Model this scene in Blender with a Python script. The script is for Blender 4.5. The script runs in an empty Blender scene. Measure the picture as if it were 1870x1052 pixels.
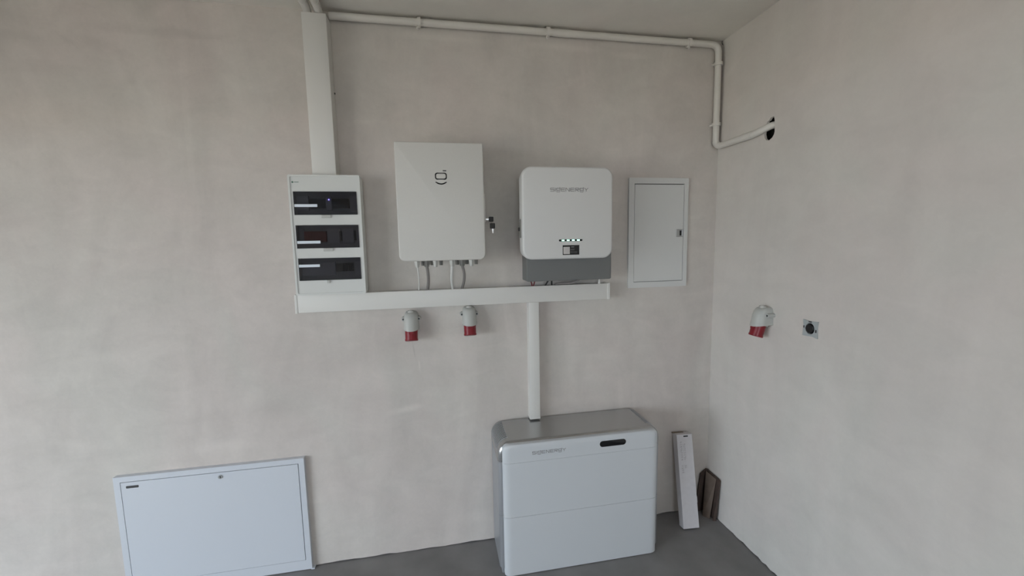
import bpy, bmesh, math, random
from mathutils import Vector, Matrix
from mathutils.geometry import tessellate_polygon
random.seed(7)
scene = bpy.context.scene
C = scene.collection

# ------------------------------------------------------------------ camera
FPX = 738.806
cam_d = bpy.data.cameras.new('camera')
cam_d.sensor_fit = 'HORIZONTAL'; cam_d.sensor_width = 36.0
cam_d.lens = FPX / 1870.0 * 36.0
cam_d.clip_start = 0.02
cam = bpy.data.objects.new('camera', cam_d); C.objects.link(cam)
_r = Vector((0.98355463, -0.17956191, -0.01943744))
_u = Vector((0.03841341, 0.10281513, 0.99395848))
_f = Vector((0.17647862, 0.97835912, -0.10802188))
M4 = Matrix(((_r.x, _u.x, -_f.x, -1.50001529), (_r.y, _u.y, -_f.y, -2.00352366),
             (_r.z, _u.z, -_f.z, 1.57190825), (0, 0, 0, 1)))
cam.matrix_world = M4
scene.camera = cam

# ------------------------------------------------------------------ daylight
world = bpy.data.worlds.new('overcast_sky'); scene.world = world
world.use_nodes = True
bg = world.node_tree.nodes['Background']
bg.inputs['Color'].default_value = (0.76, 0.88, 1.0, 1)      # even overcast sky
bg.inputs['Strength'].default_value = 5.0
H = 2.6
XL, YF = -5.2, -5.5                     # left wall, wall behind the camera
OPL = (-4.3, -1.2, 0.0, 1.95)           # garage doorway in the left wall: y0, y1, z0, z1
OPF = (-2.45, -1.1, 1.0, 2.1)            # opening added behind the camera to even out the light: x0, x1, z0, z1
def portal(name, w, h, loc, rot):
    p = bpy.data.lights.new(name, 'AREA'); p.shape = 'RECTANGLE'; p.size = w; p.size_y = h
    p.cycles.is_portal = True
    o = bpy.data.objects.new(name, p); C.objects.link(o); o.location = loc; o.rotation_euler = rot
portal('doorway_portal', OPL[3]-OPL[2], OPL[1]-OPL[0], (XL-0.12, (OPL[0]+OPL[1])/2, (OPL[2]+OPL[3])/2), (0, -math.pi/2, 0))
portal('fill_opening_portal', OPF[1]-OPF[0], OPF[3]-OPF[2], ((OPF[0]+OPF[1])/2, YF-0.12, (OPF[2]+OPF[3])/2), (math.pi/2, 0, 0))
scene.view_settings.view_transform = 'Standard'
scene.view_settings.look = 'None'
scene.view_settings.gamma = 1.0
scene.view_settings.use_curve_mapping = False
scene.view_settings.exposure = 0.83

# ------------------------------------------------------------------ materials
def mat(name, col, rough=0.5, metal=0.0, emit=None, es=0.0, spec=0.5, noise=None):
    m = bpy.data.materials.new(name); m.use_nodes = True
    nt = m.node_tree; b = nt.nodes['Principled BSDF']
    b.inputs['Base Color'].default_value = (*col, 1)
    b.inputs['Roughness'].default_value = rough
    b.inputs['Metallic'].default_value = metal
    b.inputs['Specular IOR Level'].default_value = spec
    if emit:
        b.inputs['Emission Color'].default_value = (*emit, 1)
        b.inputs['Emission Strength'].default_value = es
    if noise:                                   # (scale, amount): faint mottling of the colour
        tc = nt.nodes.new('ShaderNodeTexCoord'); n = nt.nodes.new('ShaderNodeTexNoise')
        n.inputs['Scale'].default_value = noise[0]; n.inputs['Detail'].default_value = 5
        nt.links.new(tc.outputs['Object'], n.inputs['Vector'])
        r = nt.nodes.new('ShaderNodeValToRGB'); a = noise[1]
        r.color_ramp.elements[0].position = 0.3; r.color_ramp.elements[1].position = 0.7
        r.color_ramp.elements[0].color = (*[c*(1-a) for c in col], 1)
        r.color_ramp.elements[1].color = (*[min(1, c*(1+a)) for c in col], 1)
        nt.links.new(n.outputs['Fac'], r.inputs['Fac'])
        nt.links.new(r.outputs['Color'], b.inputs['Base Color'])
    return m

def plaster(name, base, amt=0.11, smears_and_bands=()):
    m = bpy.data.materials.new(name); m.use_nodes = True
    nt = m.node_tree; N = nt.nodes; Lk = nt.links.new
    b = N['Principled BSDF']; b.inputs['Roughness'].default_value = 0.9
    b.inputs['Specular IOR Level'].default_value = 0.15
    tc = N.new('ShaderNodeTexCoord')
    def nz(scale, sx, sy, sz, det=4):
        mp = N.new('ShaderNodeMapping'); mp.inputs['Scale'].default_value = (sx, sy, sz)
        Lk(tc.outputs['Object'], mp.inputs['Vector'])
        n = N.new('ShaderNodeTexNoise'); n.inputs['Scale'].default_value = scale
        n.inputs['Detail'].default_value = det; n.inputs['Roughness'].default_value = 0.55; n.inputs['Distortion'].default_value = 0.9
        mp.inputs['Rotation'].default_value = (0.12, 0.17, 0.4)
        Lk(mp.outputs['Vector'], n.inputs['Vector']); return n
    n1 = nz(2.2, 1.6, 1.6, 0.55)           # vertical trowel bands
    n2 = nz(7.0, 0.7, 0.7, 1.3)            # horizontal smears
    n3 = nz(60.0, 1, 1, 1, 6)              # fine grain
    def mx(a, bb, f):
        x = N.new('ShaderNodeMath'); x.operation = 'MULTIPLY_ADD'
        Lk(a, x.inputs[0]); x.inputs[1].default_value = f
        if bb is None: x.inputs[2].default_value = 0
        else: Lk(bb, x.inputs[2])
        return x.outputs[0]
    s = mx(n3.outputs['Fac'], mx(n2.outputs['Fac'], mx(n1.outputs['Fac'], None, 0.55), 0.3), 0.15)
    rp = N.new('ShaderNodeValToRGB')
    e = rp.color_ramp.elements
    e[0].position = 0.34; e[1].position = 0.66
    e[0].color = (*[c*(1-amt) for c in base], 1)
    e[1].color = (*[c*(1+amt) for c in base], 1)
    Lk(s, rp.inputs['Fac'])
    # patches of slightly pinker and slightly greener grey
    n4 = nz(1.7, 1, 1, 0.8, 3)
    hue = N.new('ShaderNodeValToRGB'); h = hue.color_ramp.elements
    h[0].position = 0.38; h[1].position = 0.62
    h[0].color = (1.012, 0.99, 0.99, 1); h[1].color = (0.988, 1.0, 0.99, 1)
    Lk(n4.outputs['Fac'], hue.inputs['Fac'])
    mul = N.new('ShaderNodeMixRGB'); mul.blend_type = 'MULTIPLY'; mul.inputs[0].default_value = 1
    Lk(rp.outputs['Color'], mul.inputs[1]); Lk(hue.outputs['Color'], mul.inputs[2])
    col_out = mul.outputs['Color']
    # filler smears, scratches and darker bands: (x, z, half length, half height, tilt, gain)
    for (sx_, sz_, hl, hh, tilt, gain) in smears_and_bands:
        mp = N.new('ShaderNodeMapping'); mp.vector_type = 'TEXTURE'
        mp.inputs['Location'].default_value = (sx_, 0, sz_)
        mp.inputs['Rotation'].default_value = (0, tilt, 0)
        mp.inputs['Scale'].default_value = (hl, 10, hh)
        Lk(tc.outputs['Object'], mp.inputs['Vector'])
        wob = N.new('ShaderNodeVectorMath'); wob.operation = 'LENGTH'
        Lk(mp.outputs['Vector'], wob.inputs[0])
        ad = N.new('ShaderNodeMath'); ad.operation = 'MULTIPLY_ADD'
        Lk(n2.outputs['Fac'], ad.inputs[0]); ad.inputs[1].default_value = 1.2
        Lk(wob.outputs['Value'], ad.inputs[2])
        mr = N.new('ShaderNodeMapRange'); mr.interpolation_type = 'SMOOTHSTEP'
        mr.inputs['From Min'].default_value = 0.7; mr.inputs['From Max'].default_value = 1.6
        mr.inputs['To Min'].default_value = gain; mr.inputs['To Max'].default_value = 1.0
        Lk(ad.outputs[0], mr.inputs['Value'])
        m2 = N.new('ShaderNodeVectorMath'); m2.operation = 'SCALE'
        Lk(col_out, m2.inputs[0]); Lk(mr.outputs['Result'], m2.inputs['Scale'])
        col_out = m2.outputs['Vector']
    Lk(col_out, b.inputs['Base Color'])
    bp = N.new('ShaderNodeBump'); bp.inputs['Strength'].default_value = 0.12
    bp.inputs['Distance'].default_value = 0.004
    Lk(s, bp.inputs['Height']); Lk(bp.outputs['Normal'], b.inputs['Normal'])
    return m

def tinted(name, col, f=0.06):
    m = bpy.data.materials.new(name); m.use_nodes = True
    nt = m.node_tree; nt.nodes.remove(nt.nodes['Principled BSDF'])
    out = nt.nodes['Material Output']
    t = nt.nodes.new('ShaderNodeBsdfTransparent'); t.inputs['Color'].default_value = (*col, 1)
    g = nt.nodes.new('ShaderNodeBsdfGlossy'); g.inputs['Roughness'].default_value = 0.04
    g.inputs['Color'].default_value = (1, 1, 1, 1)
    fr = nt.nodes.new('ShaderNodeFresnel'); fr.inputs['IOR'].default_value = 1.4
    mx = nt.nodes.new('ShaderNodeMixShader')
    nt.links.new(fr.outputs[0], mx.inputs[0]); nt.links.new(t.outputs[0], mx.inputs[1])
    nt.links.new(g.outputs[0], mx.inputs[2]); nt.links.new(mx.outputs[0], out.inputs['Surface'])
    return m

MT = dict(
    wall=plaster('plaster_wall', (0.625, 0.577, 0.535), smears_and_bands=[
        (-1.685, 0.766, 0.13, 0.026, -0.15, 1.12), (-1.635, 1.06, 0.006, 0.06, -0.12, 0.86), (-1.612, 0.985, 0.008, 0.045, -0.05, 1.10),
        (-1.45, 2.525, 0.30, 0.030, 0.02, 1.09), (-0.85, 2.52, 0.28, 0.026, 0.03, 1.09), (-0.50, 2.50, 0.14, 0.022, 0.0, 1.07),
        (-1.80, 0.93, 0.25, 0.10, 0.1, 1.05), (-2.55, 0.66, 0.45, 0.05, -0.02, 1.05), (-3.45, 0.95, 0.20, 0.10, 0.2, 1.05),
        (-1.35, 0.14, 0.35, 0.05, 0.0, 1.05), (-2.6, 2.47, 0.45, 0.03, 0.03, 0.93), (-3.2, 2.42, 0.5, 0.05, 0.02, 0.92)]),  # last two darken bands along the top left of the wall
    wall_r=plaster('plaster_right_wall', (0.655, 0.612, 0.57), 0.07),
    ceil=plaster('plaster_ceiling', (0.78, 0.735, 0.68), 0.05),
    core=mat('core_shade_dark', (0.012, 0.011, 0.010), 0.95),  # near-black colour puts deep shade into the holes and floor gap
    floor=mat('concrete_floor', (0.235, 0.225, 0.222), 0.7, noise=(5.0, 0.14)),
    ground=mat('paving_outside', (0.68, 0.575, 0.45), 0.9, noise=(3.0, 0.1)),
    trunk=mat('white_pvc', (0.72, 0.70, 0.66), 0.42),
    pvc=mat('conduit_pvc', (0.70, 0.67, 0.62), 0.45),
    db=mat('board_plastic', (0.70, 0.70, 0.67), 0.4),
    coat=mat('powder_coat_white', (0.66, 0.64, 0.60), 0.5, noise=(220, 0.015)),
    enamel=mat('white_enamel_steel', (0.65, 0.67, 0.71), 0.35),
    enamel2=mat('white_sheet_steel', (0.66, 0.655, 0.635), 0.4),
    inv=mat('inverter_white', (0.69, 0.68, 0.66), 0.42),
    grey=mat('grey_cast_metal', (0.165, 0.165, 0.16), 0.55),
    silver=mat('silver_shell', (0.50, 0.50, 0.50), 0.27, 0.9),
    silver2=mat('silver_side', (0.44, 0.45, 0.47), 0.38, 0.6),
    bpanel=mat('battery_panel', (0.62, 0.635, 0.65), 0.42),
    slat=mat('vent_slat_metal', (0.62, 0.63, 0.65), 0.3, 0.8),
    ventgap=mat('vent_gap', (0.035, 0.035, 0.037), 0.6),
    black=mat('black_gloss', (0.008, 0.008, 0.009), 0.18),
    blackm=mat('black_matte', (0.012, 0.012, 0.012), 0.6),
    dark=mat('dark_plastic', (0.05, 0.05, 0.05), 0.5),
    print=mat('grey_print', (0.24, 0.23, 0.225), 0.5),
    print2=mat('dark_print', (0.09, 0.085, 0.085), 0.5),
    red=mat('red_plastic', (0.22, 0.006, 0.014), 0.35),
    redw=mat('red_wire', (0.16, 0.01, 0.015), 0.5),
    sock=mat('socket_grey', (0.50, 0.50, 0.47), 0.45),
    gland=mat('gland_grey', (0.55, 0.54, 0.50), 0.5),
    gland_d=mat('gland_dark', (0.24, 0.23, 0.21), 0.5),
    cab_w=mat('white_cable', (0.68, 0.67, 0.64), 0.45),
    cab_g=mat('grey_cable', (0.24, 0.22, 0.21), 0.5),
    chrome=mat('key_metal', (0.85, 0.84, 0.82), 0.25, 1.0),
    tint=tinted('tinted_cover', (0.56, 0.56, 0.585)),
    mod=mat('breaker_grey', (0.52, 0.52, 0.54), 0.5),
    modd=mat('breaker_black', (0.02, 0.02, 0.024), 0.5),
    modr=mat('breaker_red', (0.30, 0.05, 0.04), 0.5),
    modb=mat('board_inside', (0.42, 0.42, 0.42), 0.6),
    strip=mat('reflection_pale', (0.80, 0.86, 0.92), 0.4),
    led_g=mat('green_led', (0.5, 0.9, 0.75), 0.4, emit=(0.45, 1.0, 0.75), es=1.1),
    led_b=mat('violet_led', (0.3, 0.25, 0.9), 0.4, emit=(0.35, 0.3, 1.0), es=3.0),
    green=mat('green_print', (0.12, 0.2, 0.15), 0.5),
    card=mat('white_cardboard', (0.66, 0.63, 0.64), 0.7, noise=(40, 0.03)),
    card_e=mat('cardboard_edge', (0.20, 0.15, 0.11), 0.8),
    brown=mat('brown_cardboard', (0.075, 0.05, 0.04), 0.85, noise=(30, 0.15)),
    brown_l=mat('brown_cardboard_inner', (0.15, 0.112, 0.088), 0.85, noise=(30, 0.1)),
    steel=mat('latch_steel', (0.45, 0.45, 0.44), 0.35, 0.6),
    jb=mat('junction_grey', (0.40, 0.42, 0.42), 0.55),
)

# ------------------------------------------------------------------ helpers
def thing(name, label, cat, loc=(0, 0, 0), group=None, rotz=0.0):
    o = bpy.data.objects.new(name, None); C.objects.link(o)
    o.empty_display_size = 0.05
    o.location = loc; o.rotation_euler = (0, 0, rotz)
    o['label'] = label; o['category'] = cat
    if group: o['group'] = group
    return o

def tag(o, label, cat, group=None):
    o['label'] = label; o['category'] = cat
    if group: o['group'] = group
    return o

def wloc(p):
    v = Vector(p.location); return v + (wloc(p.parent) if p.parent else Vector())

def obj(name, bm, m, parent=None, smooth=False, label=None, local=False, origin=None):
    """link a bmesh as one mesh object; vertices are in world space unless local"""
    off = Vector((0, 0, 0))
    if parent and not local: off = wloc(parent)
    o0 = Vector(origin) if origin else None
    if o0 is not None and not parent: off = o0
    bmesh.ops.recalc_face_normals(bm, faces=bm.faces[:])
    if off.length: bmesh.ops.translate(bm, verts=bm.verts[:], vec=-off)
    me = bpy.data.meshes.new(name); bm.to_mesh(me); bm.free()
    me.materials.append(MT[m] if isinstance(m, str) else m)
    if smooth:
        for p in me.polygons: p.use_smooth = True
        try: me.set_sharp_from_angle(angle=math.radians(35))
        except Exception: pass
    o = bpy.data.objects.new(name, me); C.objects.link(o)
    if parent: o.parent = parent
    elif o0 is not None: o.location = o0
    if label: o['label'] = label
    return o

def struct(name, bm, m, parent=None):
    o = obj(name, bm, m, parent)
    if not parent: o['kind'] = 'structure'
    return o

def box(bm, x0, x1, y0, y1, z0, z1, bev=0.0, seg=2):
    vs = [bm.verts.new(p) for p in ((x0, y0, z0), (x1, y0, z0), (x1, y1, z0), (x0, y1, z0),
                                    (x0, y0, z1), (x1, y0, z1), (x1, y1, z1), (x0, y1, z1))]
    fs = [bm.faces.new([vs[i] for i in f]) for f in
          ((0, 3, 2, 1), (4, 5, 6, 7), (0, 1, 5, 4), (1, 2, 6, 5), (2, 3, 7, 6), (3, 0, 4, 7))]
    if bev:
        es = list({e for f in fs for e in f.edges})
        bmesh.ops.bevel(bm, geom=es, offset=bev, segments=seg, profile=0.5, affect='EDGES')
    return bm

def B(*a, **k):
    return box(bmesh.new(), *a, **k)

def rrect(x0, x1, z0, z1, r, n=6):
    """rounded rectangle outline; r may be a 4-tuple bl, br, tr, tl"""
    if not isinstance(r, (tuple, list)): r = (r,)*4
    out = []
    for (cx, cz, a0, rr) in ((x0+r[0], z0+r[0], 180, r[0]), (x1-r[1], z0+r[1], 270, r[1]),
                             (x1-r[2], z1-r[2], 0, r[2]), (x0+r[3], z1-r[3], 90, r[3])):
        if rr <= 1e-6: out.append((cx, cz)); continue
        for i in range(n+1):
            a = math.radians(a0 + 90*i/n); out.append((cx+rr*math.cos(a), cz+rr*math.sin(a)))
    return out

def inset_poly(poly, d):
    """shrink a convex outline about by d"""
    n = len(poly); out = []
    for i in range(n):
        p0 = Vector(poly[i-1]); p1 = Vector(poly[i]); p2 = Vector(poly[(i+1) % n])
        e1 = (p1-p0).normalized(); e2 = (p2-p1).normalized()
        n1 = Vector((-e1.y, e1.x)); n2 = Vector((-e2.y, e2.x))
        b = (n1+n2); b = b/max(0.3, b.dot(n1))
        q = p1 + b*d; out.append((q.x, q.y))
    return out

AX = {'y': lambda a, b, t: (a, t, b), 'x': lambda a, b, t: (t, a, b), 'z': lambda a, b, t: (a, b, t)}
def prism(bm, poly, t_back, t_front, axis='y', round_=0.0, seg=3):
    """extrude a ccw outline from t_back to t_front, rounding the front rim"""
    f = AX[axis]; rings = []
    sgn = 1 if t_front > t_back else -1
    levels = [(t_back, 0.0)]
    if round_ > 0:
        for i in range(seg+1):
            a = math.pi/2*i/seg
            levels.append((t_front - sgn*round_*(1-math.sin(a)), round_*(1-math.cos(a))))
    else: levels.append((t_front, 0.0))
    for t, d in levels:
        pl_ = inset_poly(poly, d) if d > 0 else poly
        rings.append([bm.verts.new(f(a, b, t)) for a, b in pl_])
    n = len(poly)
    for r0, r1 in zip(rings, rings[1:]):
        for i in range(n): bm.faces.new((r0[i], r0[(i+1) % n], r1[(i+1) % n], r1[i]))
    bm.faces.new(rings[0][::-1]); bm.faces.new(rings[-1])
    return bm

def plate(bm, outer, holes, t0, t1, axis='y', back=True):
    """flat plate with holes between t0 (back) and t1 (front)"""
    f = AX[axis]
    loops = [outer]+holes
    tri = tessellate_polygon([[Vector((a, b, 0)) for a, b in l] for l in loops])
    flat = [p for l in loops for p in l]
    vf = [bm.verts.new(f(a, b, t1)) for a, b in flat]
    vb = [bm.verts.new(f(a, b, t0)) for a, b in flat]
    for t in tri:
        try: bm.faces.new([vf[i] for i in t])
        except ValueError: pass
        if back:
            try: bm.faces.new([vb[i] for i in t][::-1])
            except ValueError: pass
    k = 0
    for l in loops:
        n = len(l)
        for i in range(n):
            a, b = k+i, k+(i+1) % n
            bm.faces.new((vf[a], vf[b], vb[b], vb[a]))
        k += n
    return bm

def tube(bm, pts, r, seg=10, cap=True):
    pts = [Vector(p) for p in pts]; rings = []
    up = None
    for i, p in enumerate(pts):
        d = (pts[min(i+1, len(pts)-1)] - pts[max(i-1, 0)]).normalized()
        if up is None:
            up = Vector((0, 0, 1)) if abs(d.z) < 0.9 else Vector((1, 0, 0))
        s = d.cross(up).normalized(); up = s.cross(d).normalized()
        rr = r[i] if isinstance(r, (list, tuple)) else r
        rings.append([bm.verts.new(p + rr*(math.cos(2*math.pi*k/seg)*s + math.sin(2*math.pi*k/seg)*up))
                      for k in range(seg)])
    for a, b in zip(rings, rings[1:]):
        for k in range(seg): bm.faces.new((a[k], a[(k+1) % seg], b[(k+1) % seg], b[k]))
    if cap: bm.faces.new(rings[0][::-1]); bm.faces.new(rings[-1])
    return bm

def T(*a, **k): return tube(bmesh.new(), *a, **k)

def bend(p0, c, p1, n=8):
    """quadratic arc p0 - c - p1"""
    p0, c, p1 = Vector(p0), Vector(c), Vector(p1)
    return [(1-t)**2*p0 + 2*t*(1-t)*c + t*t*p1 for t in [i/n for i in range(n+1)]]

def smooth_path(pts, n=6):
    P = [Vector(p) for p in pts]; out = []
    for i in range(len(P)-1):
        a = P[max(i-1, 0)]; b = P[i]; c = P[i+1]; d = P[min(i+2, len(P)-1)]
        for k in range(n):
            t = k/n
            out.append(0.5*((2*b)+(-a+c)*t+(2*a-5*b+4*c-d)*t*t+(-a+3*b-3*c+d)*t**3))
    out.append(P[-1]); return out

def strokes(bm, lines, w, org, ux, uz, depth=0.0006):
    """flat printed strokes: polylines in local (u, v) laid on a plane at org"""
    org, ux, uz = Vector(org), Vector(ux), Vector(uz)
    nrm = ux.cross(uz).normalized()
    for l in lines:
        for a, b in zip(l, l[1:]):
            a2, b2 = Vector(a), Vector(b); d = (b2-a2)
            if d.length < 1e-9: continue
            d.normalize(); a2 = a2 - d*w*0.5; b2 = b2 + d*w*0.5
            s = Vector((-d.y, d.x))*w*0.5
            q = [a2-s, b2-s, b2+s, a2+s]
            lo = [bm.verts.new(org + ux*p.x + uz*p.y) for p in q]
            hi = [bm.verts.new(org + ux*p.x + uz*p.y + nrm*depth) for p in q]
            bm.faces.new(hi); bm.faces.new(lo[::-1])
            for i in range(4): bm.faces.new((lo[i], lo[(i+1) % 4], hi[(i+1) % 4], hi[i]))
    return bm

GL = {'S': (1.0, [[(1, 1), (0.08, 1), (0, .9), (0, .58), (.08, .5), (.92, .5), (1, .42), (1, .1), (.92, 0), (0, 0)]]),
      'I': (0.0, [[(0, 0), (0, .72)], [(0, .95), (0, 1.0)]]),
      'g': (1.0, [[(1, .28), (.1, .28), (0, .4), (0, .85), (.1, .95), (1, .95)], [(1, .28), (1, 1.2)],
                  [(0, -.1), (.15, -.22), (.85, -.22), (1, -.1)]]),
      'E': (1.0, [[(1, 1), (.1, 1), (0, .9), (0, .1), (.1, 0), (1, 0)], [(0, .5), (.9, .5)]]),
      'N': (1.0, [[(0, 0), (0, 1), (.12, 1), (.88, 0), (1, 0), (1, 1)]]),
      'R': (1.0, [[(0, 0), (0, .9), (.1, 1), (.9, 1), (1, .9), (1, .6), (.9, .5), (.25, .5), (.95, 0)]]),
      'Y': (1.0, [[(0, 1), (.5, .5), (1, 1)], [(.5, .5), (.5, 0)]])}
def brand(width):
    """wordmark S I G E N E R G Y, lower left at 0,0, scaled to the given width"""
    x = 0; out = []
    for ch in 'SIgENERgY':
        w, ls = GL[ch]
        for l in ls: out.append([((x+u*1.15), v) for u, v in l])
        x += w*1.15 + 0.42
    x -= 0.42; k = width/x
    return [[(u*k, v*k) for u, v in l] for l in out], k

# ------------------------------------------------------------------ setting
def jag(a0, a1, z0, z1, n, lo, hi):
    """outline a0..a1 x z0..z1 with a ragged lower edge"""
    low = [(a0+(a1-a0)*i/n, z0+random.uniform(lo, hi)) for i in range(n+1)]
    return low + [(a1, z1), (a0, z1)]

# floor slab
struct('floor', B(XL-0.2, 0.25, YF-0.2, 0.25, -0.12, 0.0), 'floor')
struct('ceiling', B(XL-0.2, 0.25, YF-0.2, 0.25, H, H+0.15), 'ceil')
# back wall: plaster coat on masonry, ragged above the floor
bm = bmesh.new()
plate(bm, jag(XL, 0.0, 0.0, H, 150, 0.002, 0.008), [], 0.02, 0.0)
wall_back = struct('wall_back', bm, 'wall')
# right wall, with the holes of the conduit and of the flush box
hole = [(-0.374, 2.050), (-0.371, 2.098), (-0.366, 2.118), (-0.348, 2.116), (-0.339, 2.106),
        (-0.330, 2.104), (-0.326, 2.090), (-0.317, 2.073), (-0.314, 2.052), (-0.319, 2.033), (-0.329, 2.022),
        (-0.345, 2.018), (-0.362, 2.026), (-0.371, 2.038)]
JY, JZ = -0.611, 1.2015
cup = [(JY+0.0225*math.cos(2*math.pi*i/20), JZ+0.0225*math.sin(2*math.pi*i/20)) for i in range(20)]
bm = bmesh.new()
plate(bm, jag(YF, 0.0, 0.0, H, 220, 0.001, 0.010), [hole, cup], 0.012, 0.0, axis='x')
wall_right = struct('wall_right', bm, 'wall_r')
# masonry cores behind the plaster
c1 = obj('masonry_core', B(XL, 0.05, 0.02, 0.2, 0.0, H), 'core', wall_back)
c2 = obj('masonry_core', B(0.05, 0.2, YF, 0.2, 0.0, H), 'core', wall_right)
# left wall with the garage doorway, wall behind the camera with an added fill opening: the daylight comes from both
bm = bmesh.new()
plate(bm, [(YF-0.2, 0), (OPL[0], 0), (OPL[0], OPL[3]), (OPL[1], OPL[3]), (OPL[1], 0), (0.2, 0), (0.2, H), (YF-0.2, H)],
      [], XL-0.2, XL, axis='x')
struct('wall_left', bm, 'wall')
bm = bmesh.new()
plate(bm, [(XL, 0), (0.2, 0), (0.2, H), (XL, H)],
      [[(OPF[0], OPF[2]), (OPF[1], OPF[2]), (OPF[1], OPF[3]), (OPF[0], OPF[3])]], YF-0.2, YF)
struct('wall_front', bm, 'wall')
struct('ground_outside', B(-30, 18, YF-25, 14, -0.36, -0.14), 'ground')
# added unseen door panel under the ceiling, shading the top left of the wall
PW, PN = 0.5, 5
gd = bpy.data.objects.new('shade_panel_1', None); C.objects.link(gd); gd['kind'] = 'structure'
gd.location = (XL+1.25, (OPL[0]+OPL[1])/2, OPL[3]+0.08)
for k in range(PN):
    obj('shade_section', B(XL+0.12+k*PW, XL+0.12+(k+1)*PW-0.008, OPL[0]-0.1, OPL[1]+0.1, OPL[3]+0.08, OPL[3]+0.12, bev=0.004), 'enamel', gd)

# ------------------------------------------------------------------ cable trunking
def trunking(name, label, x0, x1, z0, z1, d, caps, group=None):
    t = thing(name, label, 'cable trunking', ((x0+x1)/2, 0, z0), group)
    obj('channel', B(x0+0.0015, x1-0.0015, -d+0.012, 0.0, z0+0.0015, z1-0.0015), 'trunk', t)
    obj('cover', B(x0, x1, -d, -d+0.016, z0, z1, bev=0.0025), 'trunk', t, smooth=True)
    for c in caps:
        if c == 'l': a = (x0-0.004, x0+0.008, -d-0.002, 0.0, z0-0.002, z1+0.002)
        if c == 'r': a = (x1-0.012, x1+0.003, -d-0.002, 0.0, z0-0.002, z1+0.002)
        if c == 'b': a = (x0-0.001, x1+0.001, -d-0.001, 0.0, z0-0.002, z0+0.008)
        obj('end_cap', B(*a, bev=0.002), 'trunk', t, smooth=True)
    return t
trunking('cable_trunking', 'wide white vertical cable trunking running from ceiling down to the fuse board',
         -2.024, -1.926, 1.888, 2.553, 0.078, '')
trunking('cable_trunking', 'long white horizontal cable trunking under the fuse board and both wall units',
         -2.137, -0.641, 1.281, 1.3625, 0.060, 'lr')
trunking('cable_trunking', 'narrow white vertical cable trunking dropping to the floor-standing battery',
         -1.0655, -1.012, 0.672, 1.280, 0.050, 'b')

# ------------------------------------------------------------------ conduits
PR = 0.0158
def clip(parent, p, axis, drop):
    """open ring clip with its foot, at point p on a pipe along axis"""
    p = Vector(p); bm = bmesh.new(); A = {'x': Vector((1, 0, 0)), 'z': Vector((0, 0, 1)), 'y': Vector((0, 1, 0))}[axis]
    rings = []
    n = 16
    n1 = Vector((0, 0, 1)) if axis != 'z' else Vector((1, 0, 0)); n2 = A.cross(n1)
    for s in (-0.008, 0.008):
        for rr in (PR+0.0005, PR+0.0062):
            rings.append([bm.verts.new(p + A*s + rr*(math.cos(2*math.pi*k/n)*n1+math.sin(2*math.pi*k/n)*n2)) for k in range(n)])
    for a, b in ((0, 1), (1, 3), (3, 2), (2, 0)):
        for k in range(n): bm.faces.new((rings[a][k], rings[a][(k+1) % n], rings[b][(k+1) % n], rings[b][k]))
    d = Vector(drop)
    tube(bm, [p+d*0.8, p+d*2.0], 0.0055, 6)
    return obj('clip', bm, 'pvc', parent, smooth=True)

pz, py = 2.5725, -0.0225
px = -0.0325
cond = thing('conduit_pipe', 'white conduit pipe along the ceiling edge, down the corner and into the right wall', 'conduit', (-1.0, py, pz))
r_ = 0.045
obj('pipe', T([(-1.925, py, pz), (px-r_, py, pz)], PR, 14), 'pvc', cond, smooth=True)
obj('elbow', T(bend((px-r_, py, pz), (px, py, pz), (px, py, pz-r_)), PR+0.0004, 14), 'pvc', cond, smooth=True)
z2 = 2.062
obj('pipe', T([(px, py, pz-r_), (px, py, z2+0.03)], PR, 14), 'pvc', cond, smooth=True)
obj('elbow', T(bend((px, py, z2+0.03), (px+0.003, py-0.002, z2), (px+0.008, py-0.04, z2)), PR+0.0012, 14), 'pvc', cond, smooth=True)
obj('pipe', T([(px+0.008, py-0.04, z2), (px+0.010, -0.25, z2)], PR, 14), 'pvc', cond, smooth=True)
obj('flexible_end', T(smooth_path([(px+0.010, -0.25, z2), (px+0.011, -0.285, z2+0.001), (px+0.017, -0.322, z2+0.008), (0.006, -0.350, z2+0.019), (0.040, -0.366, z2+0.026)]), PR, 14), 'pvc', cond, smooth=True)
obj('coupling', T([(-0.918, py, pz), (-0.832, py, pz)], PR+0.0016, 14), 'pvc', cond, smooth=True)
obj('coupling', T([(px+0.010, -0.205, z2), (px+0.0112, -0.270, z2)], PR+0.0018, 14), 'pvc', cond, smooth=True)
for x in (-1.545, -0.945, -0.203): clip(cond, (x, py, pz), 'x', (-0.004, -0.006, -0.017))
for z in (2.478, 2.176): clip(cond, (px, py, z), 'z', (-0.018, 0.0, -0.004))

# two conduits under the ceiling that dive into the trunking
for x, lab in ((-1.958, 'right one of two pale conduits under the ceiling entering the vertical trunking top'),
               (-2.004, 'left one of two pale conduits under the ceiling entering the vertical trunking top')):
    pts = [(x-0.015, -1.6, 2.578)] + [(x-0.004, -0.25, 2.578), (x, -0.12, 2.577), (x, -0.075, 2.572), (x, -0.052, 2.560), (x, -0.045, 2.5535)]
    o = obj('ceiling_conduit', T(smooth_path(pts, 5), 0.0165, 14), 'pvc', smooth=True, origin=(x, -0.3, 2.578))
    tag(o, lab, 'conduit', 'conduits entering the trunking')

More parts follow.
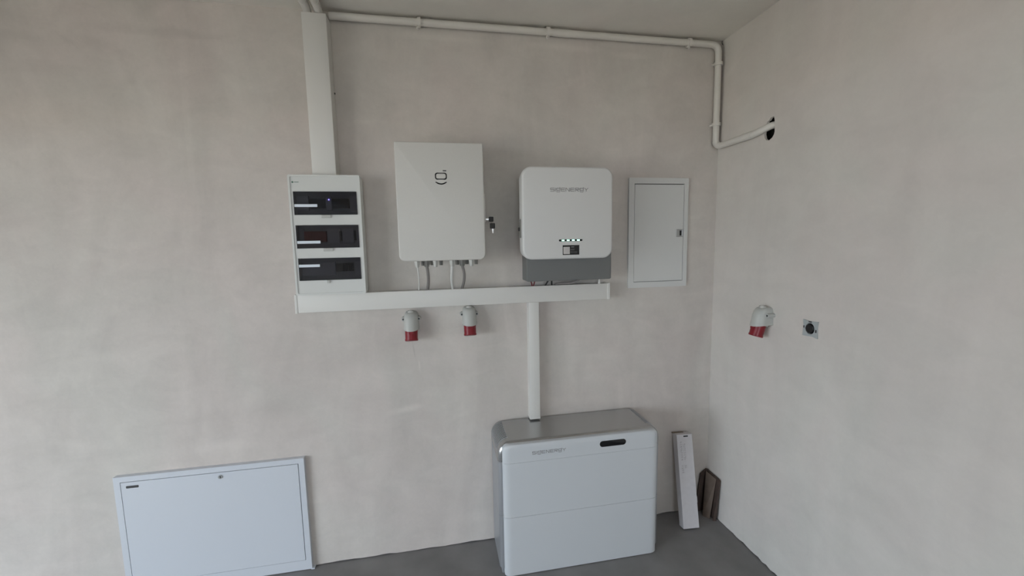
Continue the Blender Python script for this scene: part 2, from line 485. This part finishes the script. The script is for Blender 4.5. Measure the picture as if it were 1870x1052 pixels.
# ------------------------------------------------------------------ distribution board
x0, x1, z0, z1 = -2.118, -1.826, 1.3645, 1.884
db = thing('distribution_board', 'white three-row fuse board with dark tinted windows at the trunking end', 'fuse board', ((x0+x1)/2, 0, z0))
obj('back_box', B(x0+0.004, x1-0.004, -0.055, 0.0, z0+0.003, z1-0.003, bev=0.004), 'db', db, smooth=True)
wins = [(1.714, 1.814), (1.570, 1.6705), (1.429, 1.527)]
wx0, wx1 = -2.101, -1.842
bm = bmesh.new()
plate(bm, rrect(x0, x1, z0, z1, 0.006, 3), [[(wx0, a), (wx1, a), (wx1, b), (wx0, b)] for a, b in wins], -0.055, -0.100)
obj('front_cover', bm, 'db', db)
obj('cover_rim', plate(bmesh.new(), rrect(x0, x1, z0, z1, 0.006, 3), [rrect(x0+0.008, x1-0.008, z0+0.008, z1-0.008, 0.006, 3)], -0.100, -0.1035), 'db', db)
ww = wx1-wx0
for i, (a, b) in enumerate(wins):
    h = b-a
    d = obj('window_cover', B(wx0+0.001, wx1-0.001, -0.1045, -0.1005, a+0.001, b-0.001, bev=0.001), 'tint', db, label='dark tinted hinged window cover')
    tabx = wx0+ww*(0.42 if i < 2 else 0.44); tw = 0.040 if i < 2 else 0.012
    obj('latch_tab', B(tabx, tabx+tw, -0.1075, -0.1002, a-0.0135, a-0.0005, bev=0.0015), 'sock', d, label='small grey latch tab')
    obj('module_row_backing', B(wx0, wx1, -0.060, -0.056, a, b), 'modb', db)
    def blk(u0, u1, v0, v1, y, m, nm='module'):
        return obj(nm, B(wx0+ww*u0, wx0+ww*u1, y, -0.060, a+h*v0, a+h*v1, bev=0.001), m, db)
    if i == 0:
        blk(0.02, 0.20, 0.2, 0.85, -0.072, 'mod'); blk(0.21, 0.48, 0.30, 0.72, -0.080, 'modd'); blk(0.485, 0.57, 0.22, 0.80, -0.082, 'mod')
        blk(0.575, 0.85, 0.30, 0.72, -0.080, 'modd'); blk(0.86, 0.98, 0.2, 0.85, -0.072, 'mod')
        led = obj('status_led', T([(wx0+ww*0.535, -0.082, a+h*0.67), (wx0+ww*0.535, -0.0845, a+h*0.67)], 0.0028, 8), 'led_b', db, label='tiny violet status light')
    elif i == 1:
        blk(0.03, 0.09, 0.2, 0.85, -0.072, 'mod'); blk(0.10, 0.45, 0.28, 0.74, -0.080, 'modr')
        blk(0.46, 0.66, 0.2, 0.85, -0.074, 'mod'); blk(0.665, 0.70, 0.30, 0.74, -0.080, 'modd'); blk(0.705, 0.895, 0.2, 0.85, -0.074, 'mod')
        blk(0.90, 0.93, 0.32, 0.76, -0.080, 'modd'); blk(0.935, 0.98, 0.2, 0.85, -0.072, 'mod')
    else:
        blk(0.02, 0.56, 0.2, 0.80, -0.070, 'mod'); blk(0.575, 0.69, 0.36, 0.74, -0.080, 'modd')
        for k in range(5):
            blk(0.70+k*0.033, 0.724+k*0.033, 0.36, 0.74, -0.078, 'modd')
        blk(0.88, 0.98, 0.2, 0.80, -0.070, 'mod')
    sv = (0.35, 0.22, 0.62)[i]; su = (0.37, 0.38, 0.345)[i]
    obj('reflection_strip', B(wx0+ww*0.015, wx0+ww*su, -0.1062, -0.1046, a+h*(sv-0.015), a+h*(sv+0.105), bev=0.0007), 'strip', d, label='pale painted reflection across the window corner')  # raised pale strip stands for daylight reflected in the cover
bm = bmesh.new()
prism(bm, [(-2.0995+0.0042*math.cos(2*math.pi*k/12), 1.853+0.0042*math.sin(2*math.pi*k/12)) for k in range(12)], -0.0995, -0.1006)
strokes(bm, [[(0.008, 0), (0.011, 0)], [(0.014, 0), (0.017, 0)], [(0.020, 0), (0.023, 0)]], 0.0026, (-2.0995, -0.1, 1.853), (1, 0, 0), (0, 0, 1))
obj('maker_mark', bm, 'green', db, label='small grey-green maker mark')

# ------------------------------------------------------------------ gateway cabinet
gx0, gx1, gz0, gz1, gy = -1.667, -1.2885, 1.505, 2.014, -0.178
gw = thing('gateway_cabinet', 'tall white metal switch cabinet with a round-letter emblem and keys in its side', 'electrical cabinet', ((gx0+gx1)/2, 0, gz0))
obj('body', prism(bmesh.new(), rrect(gx0+0.004, gx1-0.004, gz0+0.003, gz1-0.003, (0.022, 0.022, 0.006, 0.006)), 0.0, gy+0.03), 'coat', gw, smooth=True)
obj('door', prism(bmesh.new(), rrect(gx0, gx1, gz0, gz1, (0.026, 0.026, 0.007, 0.007)), gy+0.028, gy, round_=0.005), 'coat', gw, smooth=True)
# emblem: rounded bowl, dash above right, curved tail below
ex, ez = -1.475, 1.871
bowl = rrect(-0.023, 0.023, -0.0125, 0.0125, 0.008, 4); bowl = bowl+[bowl[0]]
tail = [(-0.0215+0.043*i/10, -0.026-0.0075*math.sin(math.pi*i/10)) for i in range(11)]
bm = bmesh.new()
strokes(bm, [bowl, tail, [(0.011, 0.0235), (0.0215, 0.0235)]], 0.0048, (ex, gy, ez), (1, 0, 0), (0, 0, 1))
obj('emblem', bm, 'print2', gw, label='dark grey emblem of bowl, dash and curved tail')
obj('side_handle', B(gx1-0.003, gx1+0.0075, -0.150, -0.105, 1.672, 1.800, bev=0.003), 'coat', gw, smooth=True)
obj('lock_barrel', T([(gx1+0.006, -0.128, 1.687), (gx1+0.013, -0.128, 1.687)], 0.0075, 12), 'chrome', gw, smooth=True, label='chrome lock barrel')
for i, (x, m, big) in enumerate(((-1.594, 'gland', 0), (-1.553, 'gland_d', 1), (-1.512, 'gland', 0), (-1.438, 'gland', 0), (-1.391, 'gland_d', 1), (-1.349, 'gland', 0))):
    w = 0.0165 if big else 0.0125; y = -0.10 if big else -0.125
    bm = bmesh.new()
    tube(bm, [(x, y, gz0+0.004), (x, y, gz0-0.008), (x, y, gz0-0.0081), (x, y, gz0-0.020), (x, y, gz0-0.0201), (x, y, gz0-0.030)],
         [w*1.15, w*1.15, w, w, w*0.85, w*0.7], 6)
    g_ = obj('cable_gland', bm, m, gw)
    bm = bmesh.new(); tube(bm, [(x+0.024, y+0.03, gz0+0.004), (x+0.024, y+0.03, gz0-0.024)], [0.011, 0.009], 6)
    obj('rear_gland', bm, 'gland_d', g_)
# cables
cabs = [('thin pale cable hanging from the leftmost gland into the horizontal trunking', [(-1.594, -0.125, gz0-0.026), (-1.591, -0.12, 1.44), (-1.592, -0.085, 1.40), (-1.596, -0.045, 1.362)], 0.0032, 'cab_w'),
        ('thick dark grey cable from the second gland into the horizontal trunking', [(-1.553, -0.10, gz0-0.026), (-1.549, -0.098, 1.44), (-1.550, -0.075, 1.40), (-1.556, -0.04, 1.362)], 0.0072, 'cab_g'),
        ('white cable from the middle gland into the horizontal trunking', [(-1.438, -0.125, gz0-0.026), (-1.441, -0.115, 1.44), (-1.441, -0.08, 1.40), (-1.436, -0.042, 1.362)], 0.0068, 'cab_w'),
        ('grey cable curving from the fifth gland into the horizontal trunking', [(-1.391, -0.10, gz0-0.026), (-1.383, -0.097, 1.44), (-1.384, -0.07, 1.40), (-1.392, -0.035, 1.362)], 0.0066, 'cab_g')]
for lab, pts, r, m in cabs:
    o = obj('cable', T(smooth_path(pts), r, 10), m, smooth=True, origin=pts[-1])
    tag(o, lab, 'cable', 'cables under the switch cabinet')
# keys on one ring
kx, ky, kz = gx1+0.014, -0.128, 1.687
ks = thing('key_set', 'pair of black-headed keys, one stuck in the cabinet lock', 'keys', (kx, ky, kz))
k1 = obj('key', B(kx-0.004, kx+0.012, ky-0.0012, ky+0.0012, kz-0.004, kz+0.004, bev=0.0005), 'chrome', ks)
bm = bmesh.new(); prism(bm, rrect(kx+0.010, kx+0.032, kz-0.011, kz+0.012, 0.004, 3), ky+0.004, ky-0.004, round_=0.0015)
obj('key_head', bm, 'black', k1)
k2 = obj('key', prism(bmesh.new(), [(kx+0.0225, kz-0.041), (kx+0.0265, kz-0.063), (kx+0.0295, kz-0.063), (kx+0.0325, kz-0.041)], ky+0.0012, ky-0.0012), 'chrome', ks)
bm = bmesh.new(); prism(bm, rrect(kx+0.015, kx+0.0385, kz-0.043, kz-0.017, 0.004, 3), ky+0.004, ky-0.004, round_=0.0015)
obj('key_head', bm, 'black', k2)
obj('ring', T([(kx+0.026+0.009*math.cos(a), ky-0.001, kz-0.014+0.009*math.sin(a)) for a in [2*math.pi*i/16 for i in range(17)]], 0.0008, 6), 'chrome', ks)

# ------------------------------------------------------------------ inverter
ix0, ix1, iz0, iz1, iy = -1.121, -0.688, 1.4985, 1.916, -0.200
iv = thing('inverter', 'white square wall inverter with rounded corners and a row of green lights', 'inverter', ((ix0+ix1)/2, 0, 1.40))
obj('rear_housing', prism(bmesh.new(), rrect(-1.084, -0.652, 1.389, 1.90, (0.008, 0.008, 0.03, 0.03)), -0.004, -0.105, round_=0.004), 'grey', iv, smooth=True, label='grey metal rear housing')
obj('side_shell', prism(bmesh.new(), rrect(ix0+0.006, ix1-0.006, iz0+0.006, iz1-0.006, 0.042, 8), -0.105, -0.172), 'inv', iv, smooth=True)
fc = obj('front_cover', prism(bmesh.new(), rrect(ix0, ix1, iz0, iz1, 0.046, 8), -0.170, iy, round_=0.010, seg=4), 'inv', iv, smooth=True)
ls, k = brand(0.178)
bm = bmesh.new(); strokes(bm, ls, 0.0022, (-0.989, iy, 1.806), (1, 0, 0), (0, 0, 1))
obj('wordmark', bm, 'print', fc, label='grey printed wordmark')
lb = obj('light_bar', prism(bmesh.new(), rrect(-0.9515, -0.838, 1.5795, 1.5885, 0.0044, 4), iy+0.001, iy-0.0006), 'black', fc, label='thin black light bar')
for i in range(4):
    cx = -0.9315 + i*0.0245
    obj('light', B(cx-0.0065, cx+0.0065, iy-0.0014, iy-0.0005, 1.581, 1.587), 'led_g', lb, label='lit pale green light')
st = obj('sticker', B(-0.9335, -0.8535, iy-0.0007, iy+0.0005, 1.517, 1.5615), 'black', fc, label='black rating sticker with a pale square')
obj('sticker_patch', B(-0.9305, -0.8995, iy-0.0012, iy-0.0006, 1.521, 1.554), mat('sticker_grey', (0.55, 0.52, 0.5), 0.5), st)
bm = bmesh.new()
strokes(bm, [[(0.006, 0.034), (0.017, 0.034)]], 0.004, (-0.8975, iy-0.0006, 1.519), (1, 0, 0), (0, 0, 1))
strokes(bm, [[(0.002, 0.0245), (0.022, 0.0245)], [(0.002, 0.020), (0.020, 0.020)], [(0.002, 0.0125), (0.034, 0.0125)], [(0.002, 0.007), (0.034, 0.007)]], 0.0011, (-0.8975, iy-0.0006, 1.519), (1, 0, 0), (0, 0, 1))
obj('sticker_print', bm, mat('sticker_text', (0.22, 0.22, 0.22), 0.5), st)
sw = obj('side_switch_plate', B(ix0-0.0005, ix0+0.010, -0.150, -0.118, 1.600, 1.685, bev=0.002), 'gland_d', iv)
obj('switch_knob', T([(ix0+0.001, -0.134, 1.640), (ix0-0.006, -0.134, 1.640)], 0.008, 12), 'blackm', sw)
# leads under the inverter, each its own cable
for lab, pts, r, m in (
    ('red lead at left below the inverter, leaning right into the trunking', [(-1.058, -0.07, 1.392), (-1.052, -0.066, 1.378), (-1.046, -0.05, 1.3625)], 0.003, 'redw'),
    ('dark red lead below the inverter, second from the left', [(-1.036, -0.07, 1.392), (-1.038, -0.066, 1.378), (-1.040, -0.05, 1.3625)], 0.003, 'redw'),
    ('black lead below the inverter beside the grey one, leaning left', [(-0.966, -0.07, 1.392), (-0.972, -0.062, 1.378), (-0.978, -0.05, 1.3625)], 0.004, 'blackm'),
    ('black lead below the inverter, fourth from the left', [(-0.950, -0.07, 1.392), (-0.948, -0.062, 1.378), (-0.944, -0.05, 1.3625)], 0.004, 'blackm'),
    ('thick dark grey cable lying low under the inverter on the trunking top', [(-0.80, -0.07, 1.392), (-0.84, -0.065, 1.3725), (-0.90, -0.05, 1.3695), (-0.925, -0.045, 1.3660)], 0.0055, 'cab_g')):
    o = obj('cable', T(smooth_path(pts), r, 8), m, smooth=True, origin=pts[-1])
    tag(o, lab, 'cable', 'leads under the inverter')
an = thing('plug_connector', 'small white plug standing on the trunking below the right end of the inverter', 'plug', (-0.693, -0.045, 1.3625))
obj('mast', T([(-0.693, -0.052, 1.372), (-0.693, -0.052, 1.386), (-0.692, -0.052, 1.3885)], [0.005, 0.004, 0.002], 8), 'trunk', an, smooth=True)
obj('foot', T([(-0.693, -0.052, 1.3625), (-0.693, -0.052, 1.373)], 0.0065, 8), 'trunk', an)

# ------------------------------------------------------------------ recessed panel cabinet on the right
rx0, rx1, rz0, rz1 = -0.515, -0.176, 1.327, 1.901
rc = thing('recessed_cabinet', 'white flush-mounted wall cabinet with a plain narrow door near the room corner', 'wall cabinet', ((rx0+rx1)/2, 0, rz0))
f_ = 0.030
obj('frame', plate(bmesh.new(), rrect(rx0, rx1, rz0, rz1, 0.003, 2), [[(rx0+f_, rz0+f_), (rx1-f_+0.006, rz0+f_), (rx1-f_+0.006, rz1-f_), (rx0+f_, rz1-f_)]], 0.0, -0.013), 'enamel2', rc)
obj('gap_backing', B(rx0+f_-0.001, rx1-f_+0.007, -0.004, 0.0, rz0+f_-0.001, rz1-f_+0.001), 'dark', rc)
d = obj('door', B(rx0+f_+0.002, rx1-f_+0.0045, -0.0125, -0.004, rz0+f_+0.002, rz1-f_-0.004, bev=0.001), 'enamel2', rc)
lt = obj('latch', B(-0.243, -0.204, -0.0145, -0.0120, 1.592, 1.634, bev=0.001), 'steel', d, label='grey metal latch')
obj('latch_slot', B(-0.2235, -0.213, -0.0155, -0.0140, 1.600, 1.626), 'blackm', lt)
obj('latch_bolt', B(-0.2105, -0.2065, -0.0160, -0.0140, 1.598, 1.630), 'enamel', lt)

# ------------------------------------------------------------------ manifold cabinet on the left
mx0, mx1, mz0, mz1 = -2.955, -2.168, 0.004, 0.577
mc = thing('manifold_cabinet', 'wide low white steel cabinet door set in the wall at floor level', 'wall cabinet', ((mx0+mx1)/2, 0, mz0))
f_ = 0.025
obj('frame', plate(bmesh.new(), rrect(mx0, mx1, mz0, mz1, 0.002, 2), [[(mx0+f_, mz0+0.05), (mx1-f_, mz0+0.05), (mx1-f_, mz1-f_), (mx0+f_, mz1-f_)]], 0.0, -0.022), 'enamel', mc)
obj('gap_backing', B(mx0+f_-0.001, mx1-f_+0.001, -0.006, 0.0, mz0+0.049, mz1-f_+0.001), 'dark', mc)
d = obj('door', B(mx0+f_+0.0015, mx1-f_-0.003, -0.0215, -0.006, mz0+0.0505, mz1-f_-0.003, bev=0.001), 'enamel', mc)
obj('finger_slot', prism(bmesh.new(), rrect(-2.908, -2.859, 0.5215, 0.5325, 0.003, 3), -0.0205, -0.0230, round_=0.0008), 'dark', d, label='dark finger slot')
lk = obj('lock', T([(-2.529, -0.0205, 0.5285), (-2.529, -0.0240, 0.5285)], 0.0095, 16), 'steel', d, label='round metal lock')
obj('keyhole', B(-2.5305, -2.5275, -0.0247, -0.0238, 0.523, 0.534), 'blackm', lk)
obj('sill_strip', B(mx1-0.004, mx1+0.012, -0.024, -0.0, 0.0015, 0.0075), 'enamel', mc)

# ------------------------------------------------------------------ red-capped wall sockets
def socket(label, loc, rotz):
    t = thing('industrial_socket', label, 'socket', loc, 'red-capped industrial wall sockets', rotz)
    lev = [(0.045, 0.017, 0.032, 0.020), (0.043, 0.023, 0.042, 0.026), (0.038, 0.028, 0.052, 0.03), (0.029, 0.0315, 0.062, 0.03), (0.010, 0.0335, 0.070, 0.03),
           (-0.016, 0.0345, 0.077, 0.03), (-0.036, 0.0355, 0.084, 0.03)]
    bm = bmesh.new(); rings = []
    n = 16
    for z, hw, d, s in lev:
        ring = [bm.verts.new((hw, 0, z))]
        for i in range(n+1):
            a = math.pi*i/n
            ring.append(bm.verts.new((hw*math.cos(a), -s-(d-s)*math.sin(a)**0.8, z - 0.006*math.sin(a)*(1 if z < 0 else 0))))
        ring.append(bm.verts.new((-hw, 0, z)))
        rings.append(ring)
    m = len(rings[0])
    for a, b in zip(rings, rings[1:]):
        for i in range(m): bm.faces.new((a[i], a[(i+1) % m], b[(i+1) % m], b[i]))
    bm.faces.new(rings[0]); bm.faces.new(rings[-1][::-1])
    obj('housing', bm, 'sock', t, smooth=True, local=True)
    bm = bmesh.new(); tube(bm, [(0, -0.028, 0.042), (0, -0.028, 0.0495)], [0.017, 0.0145], 16)
    e = obj('cable_entry', bm, 'gland', t, smooth=True, local=True)
    obj('entry_plug', tube(bmesh.new(), [(0, -0.030, 0.049), (0, -0.030, 0.0515)], 0.008, 12), 'trunk', e, local=True)
    for s in (-1, 1):
        bm = bmesh.new(); tube(bm, [(s*0.035, 0, 0.010), (s*0.035, -0.036, 0.010)], [0.0105, 0.0095], 14)
        ear = obj('screw_boss', bm, 'sock', t, smooth=True, local=True)
        obj('screw', tube(bmesh.new(), [(s*0.0365, -0.0355, 0.010), (s*0.0365, -0.0372, 0.010)], 0.0046, 10), 'dark', ear, local=True)
    # cap axis leans out from the wall
    ax = Vector((0, -0.30, -1)).normalized(); c0 = Vector((0, -0.043, -0.036))
    bm = bmesh.new(); tube(bm, [c0-ax*0.004, c0+ax*0.002], [0.0365, 0.0365], 24); 
    obj('collar', bm, 'sock', t, smooth=True, local=True)
    bm = bmesh.new(); tube(bm, [c0, c0+ax*0.048, c0+ax*0.0482, c0+ax*0.056, c0+ax*0.058], [0.0295, 0.0290, 0.0305, 0.0305, 0.028], 24)
    cap = obj('flap_cap', bm, 'red', t, smooth=True, local=True, label='red flap cap')
    nrm = Vector((0, -1, 0.30)).normalized(); cc = c0+ax*0.020+nrm*0.029
    bm = bmesh.new(); box(bm, -0.011, 0.011, -0.004, 0.003, -0.006, 0.006, bev=0.0015)
    rot = Matrix.Rotation(math.atan2(0.30, 1), 4, 'X')
    bmesh.ops.transform(bm, matrix=Matrix.Translation(cc) @ rot.inverted(), verts=bm.verts[:])
    obj('finger_tab', bm, 'red', cap, local=True)
    bm = bmesh.new(); tube(bm, [(-0.016, -0.012, -0.041), (0.016, -0.012, -0.041)], 0.005, 8)
    obj('hinge', bm, 'red', t, smooth=True, local=True)
    return t
socket('grey socket with red cap under the trunking, the lower left of the pair', (-1.6395, 0, 1.214), 0)
socket('grey socket with red cap touching under the trunking, right one of the pair', (-1.3605, 0, 1.224), 0)
socket('grey socket with red cap alone on the right-hand wall', (0, -0.385, 1.214), -math.pi/2)

# ------------------------------------------------------------------ flush junction box on the right wall
jb = thing('junction_box', 'small grey flush junction box with open black centre on the right wall', 'junction box', (0, JY, JZ))
sq = [(JY-0.034, JZ-0.036), (JY-0.010, JZ-0.031), (JY+0.012, JZ-0.033), (JY+0.034, JZ-0.034), (JY+0.032, JZ-0.010), (JY+0.031, JZ+0.012),
      (JY+0.034, JZ+0.034), (JY+0.008, JZ+0.031), (JY-0.012, JZ+0.032), (JY-0.034, JZ+0.034), (JY-0.031, JZ+0.012), (JY-0.032, JZ-0.012)]
cup2 = [(JY+0.0205*math.cos(2*math.pi*i/20), JZ+0.0235*math.sin(2*math.pi*i/20)) for i in range(20)]
obj('rim_plate', plate(bmesh.new(), sq, [cup2], 0.0, -0.006, axis='x'), 'jb', jb)
bm = bmesh.new()
n = 20
ra = [bm.verts.new((-0.001, JY+0.0222*math.cos(2*math.pi*i/n), JZ+0.0222*math.sin(2*math.pi*i/n))) for i in range(n)]
rb = [bm.verts.new((0.045, JY+0.0222*math.cos(2*math.pi*i/n), JZ+0.0222*math.sin(2*math.pi*i/n))) for i in range(n)]
for i in range(n): bm.faces.new((ra[i], ra[(i+1) % n], rb[(i+1) % n], rb[i]))
bm.faces.new(rb)
obj('cup', bm, 'blackm', jb)
obj('insert', T([(0.02, JY, JZ), (-0.008, JY, JZ), (-0.010, JY, JZ)], [0.0195, 0.0195, 0.017], 10), 'black', jb, label='black round insert')
for (dy, dz, w, h) in ((0.0, 0.0285, 0.007, 0.0025), (-0.0275, -0.006, 0.0035, 0.006), (0.0275, 0.004, 0.0025, 0.005)):
    obj('screw_slot', B(-0.0068, -0.0055, JY+dy-w, JY+dy+w, JZ+dz-h, JZ+dz+h), 'dark', jb)

# ------------------------------------------------------------------ floor-standing battery
bx0, bx1, by0, by1 = -1.264, -0.449, -0.264, -0.010
fx0, fx1 = -1.244, -0.468            # front panels are narrower than the shell
BH = 0.662
bt = thing('battery_stack', 'floor-standing silver and white home battery with vented rounded top edge', 'battery', ((bx0+bx1)/2, -0.135, 0))
def plan(x0, x1, y0, y1, rf, rb=0.012):
    return rrect(x0, x1, y0, y1, (rf, rf, rb, rb), 5)
s1, s2 = 0.298, 0.566
ins = 0.004
ysh = by0+0.030      # front panels start here
obj('plinth', prism(bmesh.new(), plan(bx0+0.010, bx1-0.010, ysh+0.002, by1, 0.006), 0.0, 0.030, axis='z'), 'silver2', bt, smooth=True)
for a, b in ((0.0305, s1-0.001), (s1+0.001, s2-0.001)):
    obj('battery_module', prism(bmesh.new(), plan(bx0, bx1, ysh-0.008, by1, 0.022), a, b, axis='z', round_=0.0015, seg=1), 'silver2', bt, smooth=True)
# top cap: rounded ends in the x-z plane, extruded front to back
R = 0.060
capo = rrect(bx0, bx1, s2+0.001, BH, (0.0, 0.0, R, R), 8)
capb = prism(bmesh.new(), capo, by1, ysh-0.010, round_=0.024, seg=6)
for v in capb.verts:
    if v.co.z < s2+0.028: v.co.z = s2+0.001
cap = obj('top_cap', capb, 'silver', bt, smooth=True, label='silver top cap with rounded ends')
# vent slats wrapping the rounded ends
for side in (-1, 1):
    cx = bx0+R if side < 0 else bx1-R
    cz = BH-R
    y_a, y_b = -0.196, -0.024
    bm = bmesh.new(); n = 8
    for t in (y_a-0.003, y_b+0.003):
        pass
    pts = [(cx+side*(R+0.0004)*math.cos(math.radians(8+74*i/n)), cz+(R+0.0004)*math.sin(math.radians(8+74*i/n))) for i in range(n+1)]
    inner = [(cx+side*(R-0.006)*math.cos(math.radians(8+74*i/n)), cz+(R-0.006)*math.sin(math.radians(8+74*i/n))) for i in range(n+1)]
    loop = pts+inner[::-1]
    if side > 0: pass
    obj('vent_recess', prism(bm, loop, y_b+0.003, y_a-0.003), 'ventgap', cap, label='dark vent recess')
    bm = bmesh.new()
    pts = [(cx+side*(R+0.0022)*math.cos(math.radians(6+78*i/n)), cz+(R+0.0022)*math.sin(math.radians(6+78*i/n))) for i in range(n+1)]
    inner = [(cx+side*(R-0.003)*math.cos(math.radians(6+78*i/n)), cz+(R-0.003)*math.sin(math.radians(6+78*i/n))) for i in range(n+1)]
    prism(bm, pts+inner[::-1], 0.0, -0.0056)
    first = None
    ns = 14
    for k in range(ns):
        y = y_b + (y_a-y_b)*k/(ns-1)
        if first is None:
            bmesh.ops.translate(bm, verts=bm.verts[:], vec=(0, y+0.0034, 0))
            first = obj('vent_slat', bm, 'slat', cap, smooth=True); fy = y
        else:
            c = first.copy(); C.objects.link(c); c.parent = cap; c.location = (0, y-fy, 0)
# white front panels
def fpanel(name, z0, z1, rtop, lab=None):
    """front panel: flat centre with edges curving back at both sides"""
    bm = bmesh.new(); w = 0.036; dp = by0-ysh+0.002
    prof = [(fx0, ysh), (fx0, ysh-0.012)]
    n = 7
    for i in range(1, n+1):
        a = math.pi/2*i/n
        prof.append((fx0+w*(1-math.cos(a)), ysh-0.012-(ysh-0.012-by0)*math.sin(a)))
    prof = prof + [(fx0+fx1-x, y) for x, y in prof[::-1]]
    if rtop <= 0:
        prism(bm, prof[::-1] if False else prof, z0, z1, axis='z')
    else:
        # cut the top corners round: stack of slices
        rings = []
        zs = [z0, z1-rtop] + [z1-rtop+rtop*math.sin(math.pi/2*i/6) for i in range(1, 7)]
        for z in zs:
            t = max(0.0, (z-(z1-rtop))/rtop); sh = rtop*(1-math.sqrt(max(0, 1-t*t)))
            bk = 0.006*(1-math.sqrt(max(0, 1-t*t)))
            mid = (fx0+fx1)/2; hw = (fx1-fx0)/2
            rings.append([bm.verts.new((mid+(x-mid)*(hw-sh)/hw, min(y+bk, ysh), z)) for x, y in prof])
        m_ = len(prof)
        for r0, r1 in zip(rings, rings[1:]):
            for i in range(m_): bm.faces.new((r0[i], r0[(i+1) % m_], r1[(i+1) % m_], r1[i]))
        bm.faces.new(rings[0]); bm.faces.new(rings[-1][::-1])
    return obj(name, bm, 'bpanel', bt, smooth=True, label=lab)
fpanel('front_panel', 0.004, s1-0.0008, 0)
fpanel('front_panel', s1+0.0004, s2-0.0006, 0)
top = fpanel('head_panel', s2+0.0002, BH-0.009, 0.026, 'white head panel with wordmark and dark display')
ls, k = brand(0.160)
bm = bmesh.new(); strokes(bm, ls, 0.0022, (-1.105, by0+0.0002, 0.600), (1, 0, 0), (0, 0, 1))
obj('wordmark', bm, 'print', top, label='grey printed wordmark')
dsp = obj('display', prism(bmesh.new(), rrect(-0.775, -0.641, 0.5975, 0.627, 0.0145, 6), by0+0.004, by0-0.0012, round_=0.0006), 'black', top, smooth=True, label='glossy black pill-shaped display')

# ------------------------------------------------------------------ white carton leaning in the corner
W_, D_, L_ = 0.090, 0.046, 0.500
car = thing('narrow_carton', 'tall narrow white cardboard carton leaning on the back wall beside the battery', 'box', (-0.195, -0.131, 0))
th = math.radians(-11.5)
MR = Matrix.Translation((0, 0, 0.0046)) @ Matrix.Rotation(math.radians(-4), 4, 'Z') @ Matrix.Rotation(th, 4, 'X')
def cpart(name, bm, m, parent, label=None):
    bmesh.ops.transform(bm, matrix=MR, verts=bm.verts[:])
    return obj(name, bm, m, parent, local=True, label=label)
hb = D_/2
bod = cpart('body', B(-W_/2, W_/2, -hb, hb, 0, L_, bev=0.0012), 'card', car)
cpart('end_flap', B(-W_/2-0.006, W_/2-0.03, hb-0.010, hb, L_, L_+0.004), 'card_e', car, 'brown flap edge')
cpart('hand_slot', B(-0.006, 0.020, -hb-0.0006, -hb+0.002, L_-0.014, L_-0.007), 'blackm', bod, 'dark slot')
bm = bmesh.new()
random.seed(3)
for col, (u0, rows) in enumerate(((-0.028, range(0, 15)), (-0.010, range(1, 13)))):
    for row in rows:                     # lettering printed along the length, too small to read
        if row in (9, 10): continue
        v = L_-0.045-row*0.0115
        g_ = [[(0, 0), (0.010, 0)], [(0, 0.006), (0.010, 0.006)], [(0, 0), (0, 0.006)], [(0.010, 0), (0.010, 0.006)],
              [(0.005, 0), (0.005, 0.006)], [(0, 0), (0.010, 0.006)]]
        for l in random.sample(g_, 3):
            strokes(bm, [[(u0+p, v+q) for p, q in l]], 0.0011, (0, -hb, 0), (1, 0, 0), (0, 0, 1))
cpart('printed_marks', bm, mat('faint_print', (0.40, 0.37, 0.37), 0.7), bod, 'faint grey printed marks')
cpart('torn_edge', B(W_/2-0.0005, W_/2+0.004, -hb+0.004, hb-0.006, 0.13, 0.165, bev=0.001), 'card', bod)

# ------------------------------------------------------------------ brown cardboard in the corner
cb = thing('cardboard_offcut', 'folded brown cardboard offcut standing in the room corner by the right wall', 'cardboard', (-0.03, -0.06, 0))
def panel(p, q, r, s, t, m, name, lab=None):
    """slab from four corner points with thickness t along its normal"""
    p, q, r, s = map(Vector, (p, q, r, s)); nn = (q-p).cross(s-p).normalized()*t
    bm = bmesh.new(); lo = [bm.verts.new(v) for v in (p, q, r, s)]; hi = [bm.verts.new(v+nn) for v in (p, q, r, s)]
    bm.faces.new(lo[::-1]); bm.faces.new(hi)
    for i in range(4): bm.faces.new((lo[i], lo[(i+1) % 4], hi[(i+1) % 4], hi[i]))
    return obj(name, bm, m, cb, label=lab)
panel((-0.020, -0.016, 0.0), (-0.020, -0.118, 0.0), (-0.006, -0.122, 0.246), (-0.006, -0.014, 0.250), 0.005, 'brown', 'wall_panel')
panel((-0.034, -0.108, 0.0), (-0.018, -0.112, 0.0), (-0.006, -0.121, 0.244), (-0.012, -0.121, 0.244), 0.006, 'brown', 'folded_rim')
panel((-0.062, -0.060, 0.0), (-0.040, -0.092, 0.0), (-0.012, -0.098, 0.238), (-0.020, -0.020, 0.244), 0.004, 'brown_l', 'inner_flap', 'lighter brown inner flap')
panel((-0.085, -0.020, 0.0), (-0.030, -0.012, 0.0), (-0.012, -0.006, 0.252), (-0.050, -0.008, 0.225), 0.005, 'brown', 'back_panel')

# ------------------------------------------------------------------ small bits
nl = obj('nail', T([(-1.926, 0.002, 2.254), (-1.926, -0.008, 2.254), (-1.926, -0.0081, 2.254), (-1.926, -0.010, 2.254)], [0.0018, 0.0018, 0.004, 0.004], 8), 'dark', origin=(-1.926, 0, 2.254))
tag(nl, 'tiny dark nail in the back wall beside the vertical trunking', 'nail')
ws = obj('wire_stub', T(smooth_path([(-0.006, -0.012, H), (-0.008, -0.014, H-0.012), (-0.005, -0.018, H-0.024)], 4), 0.0016, 6), 'dark', smooth=True, origin=(-0.006, -0.012, H))
tag(ws, 'tiny dark wire stub poking from the ceiling in the corner', 'wire')
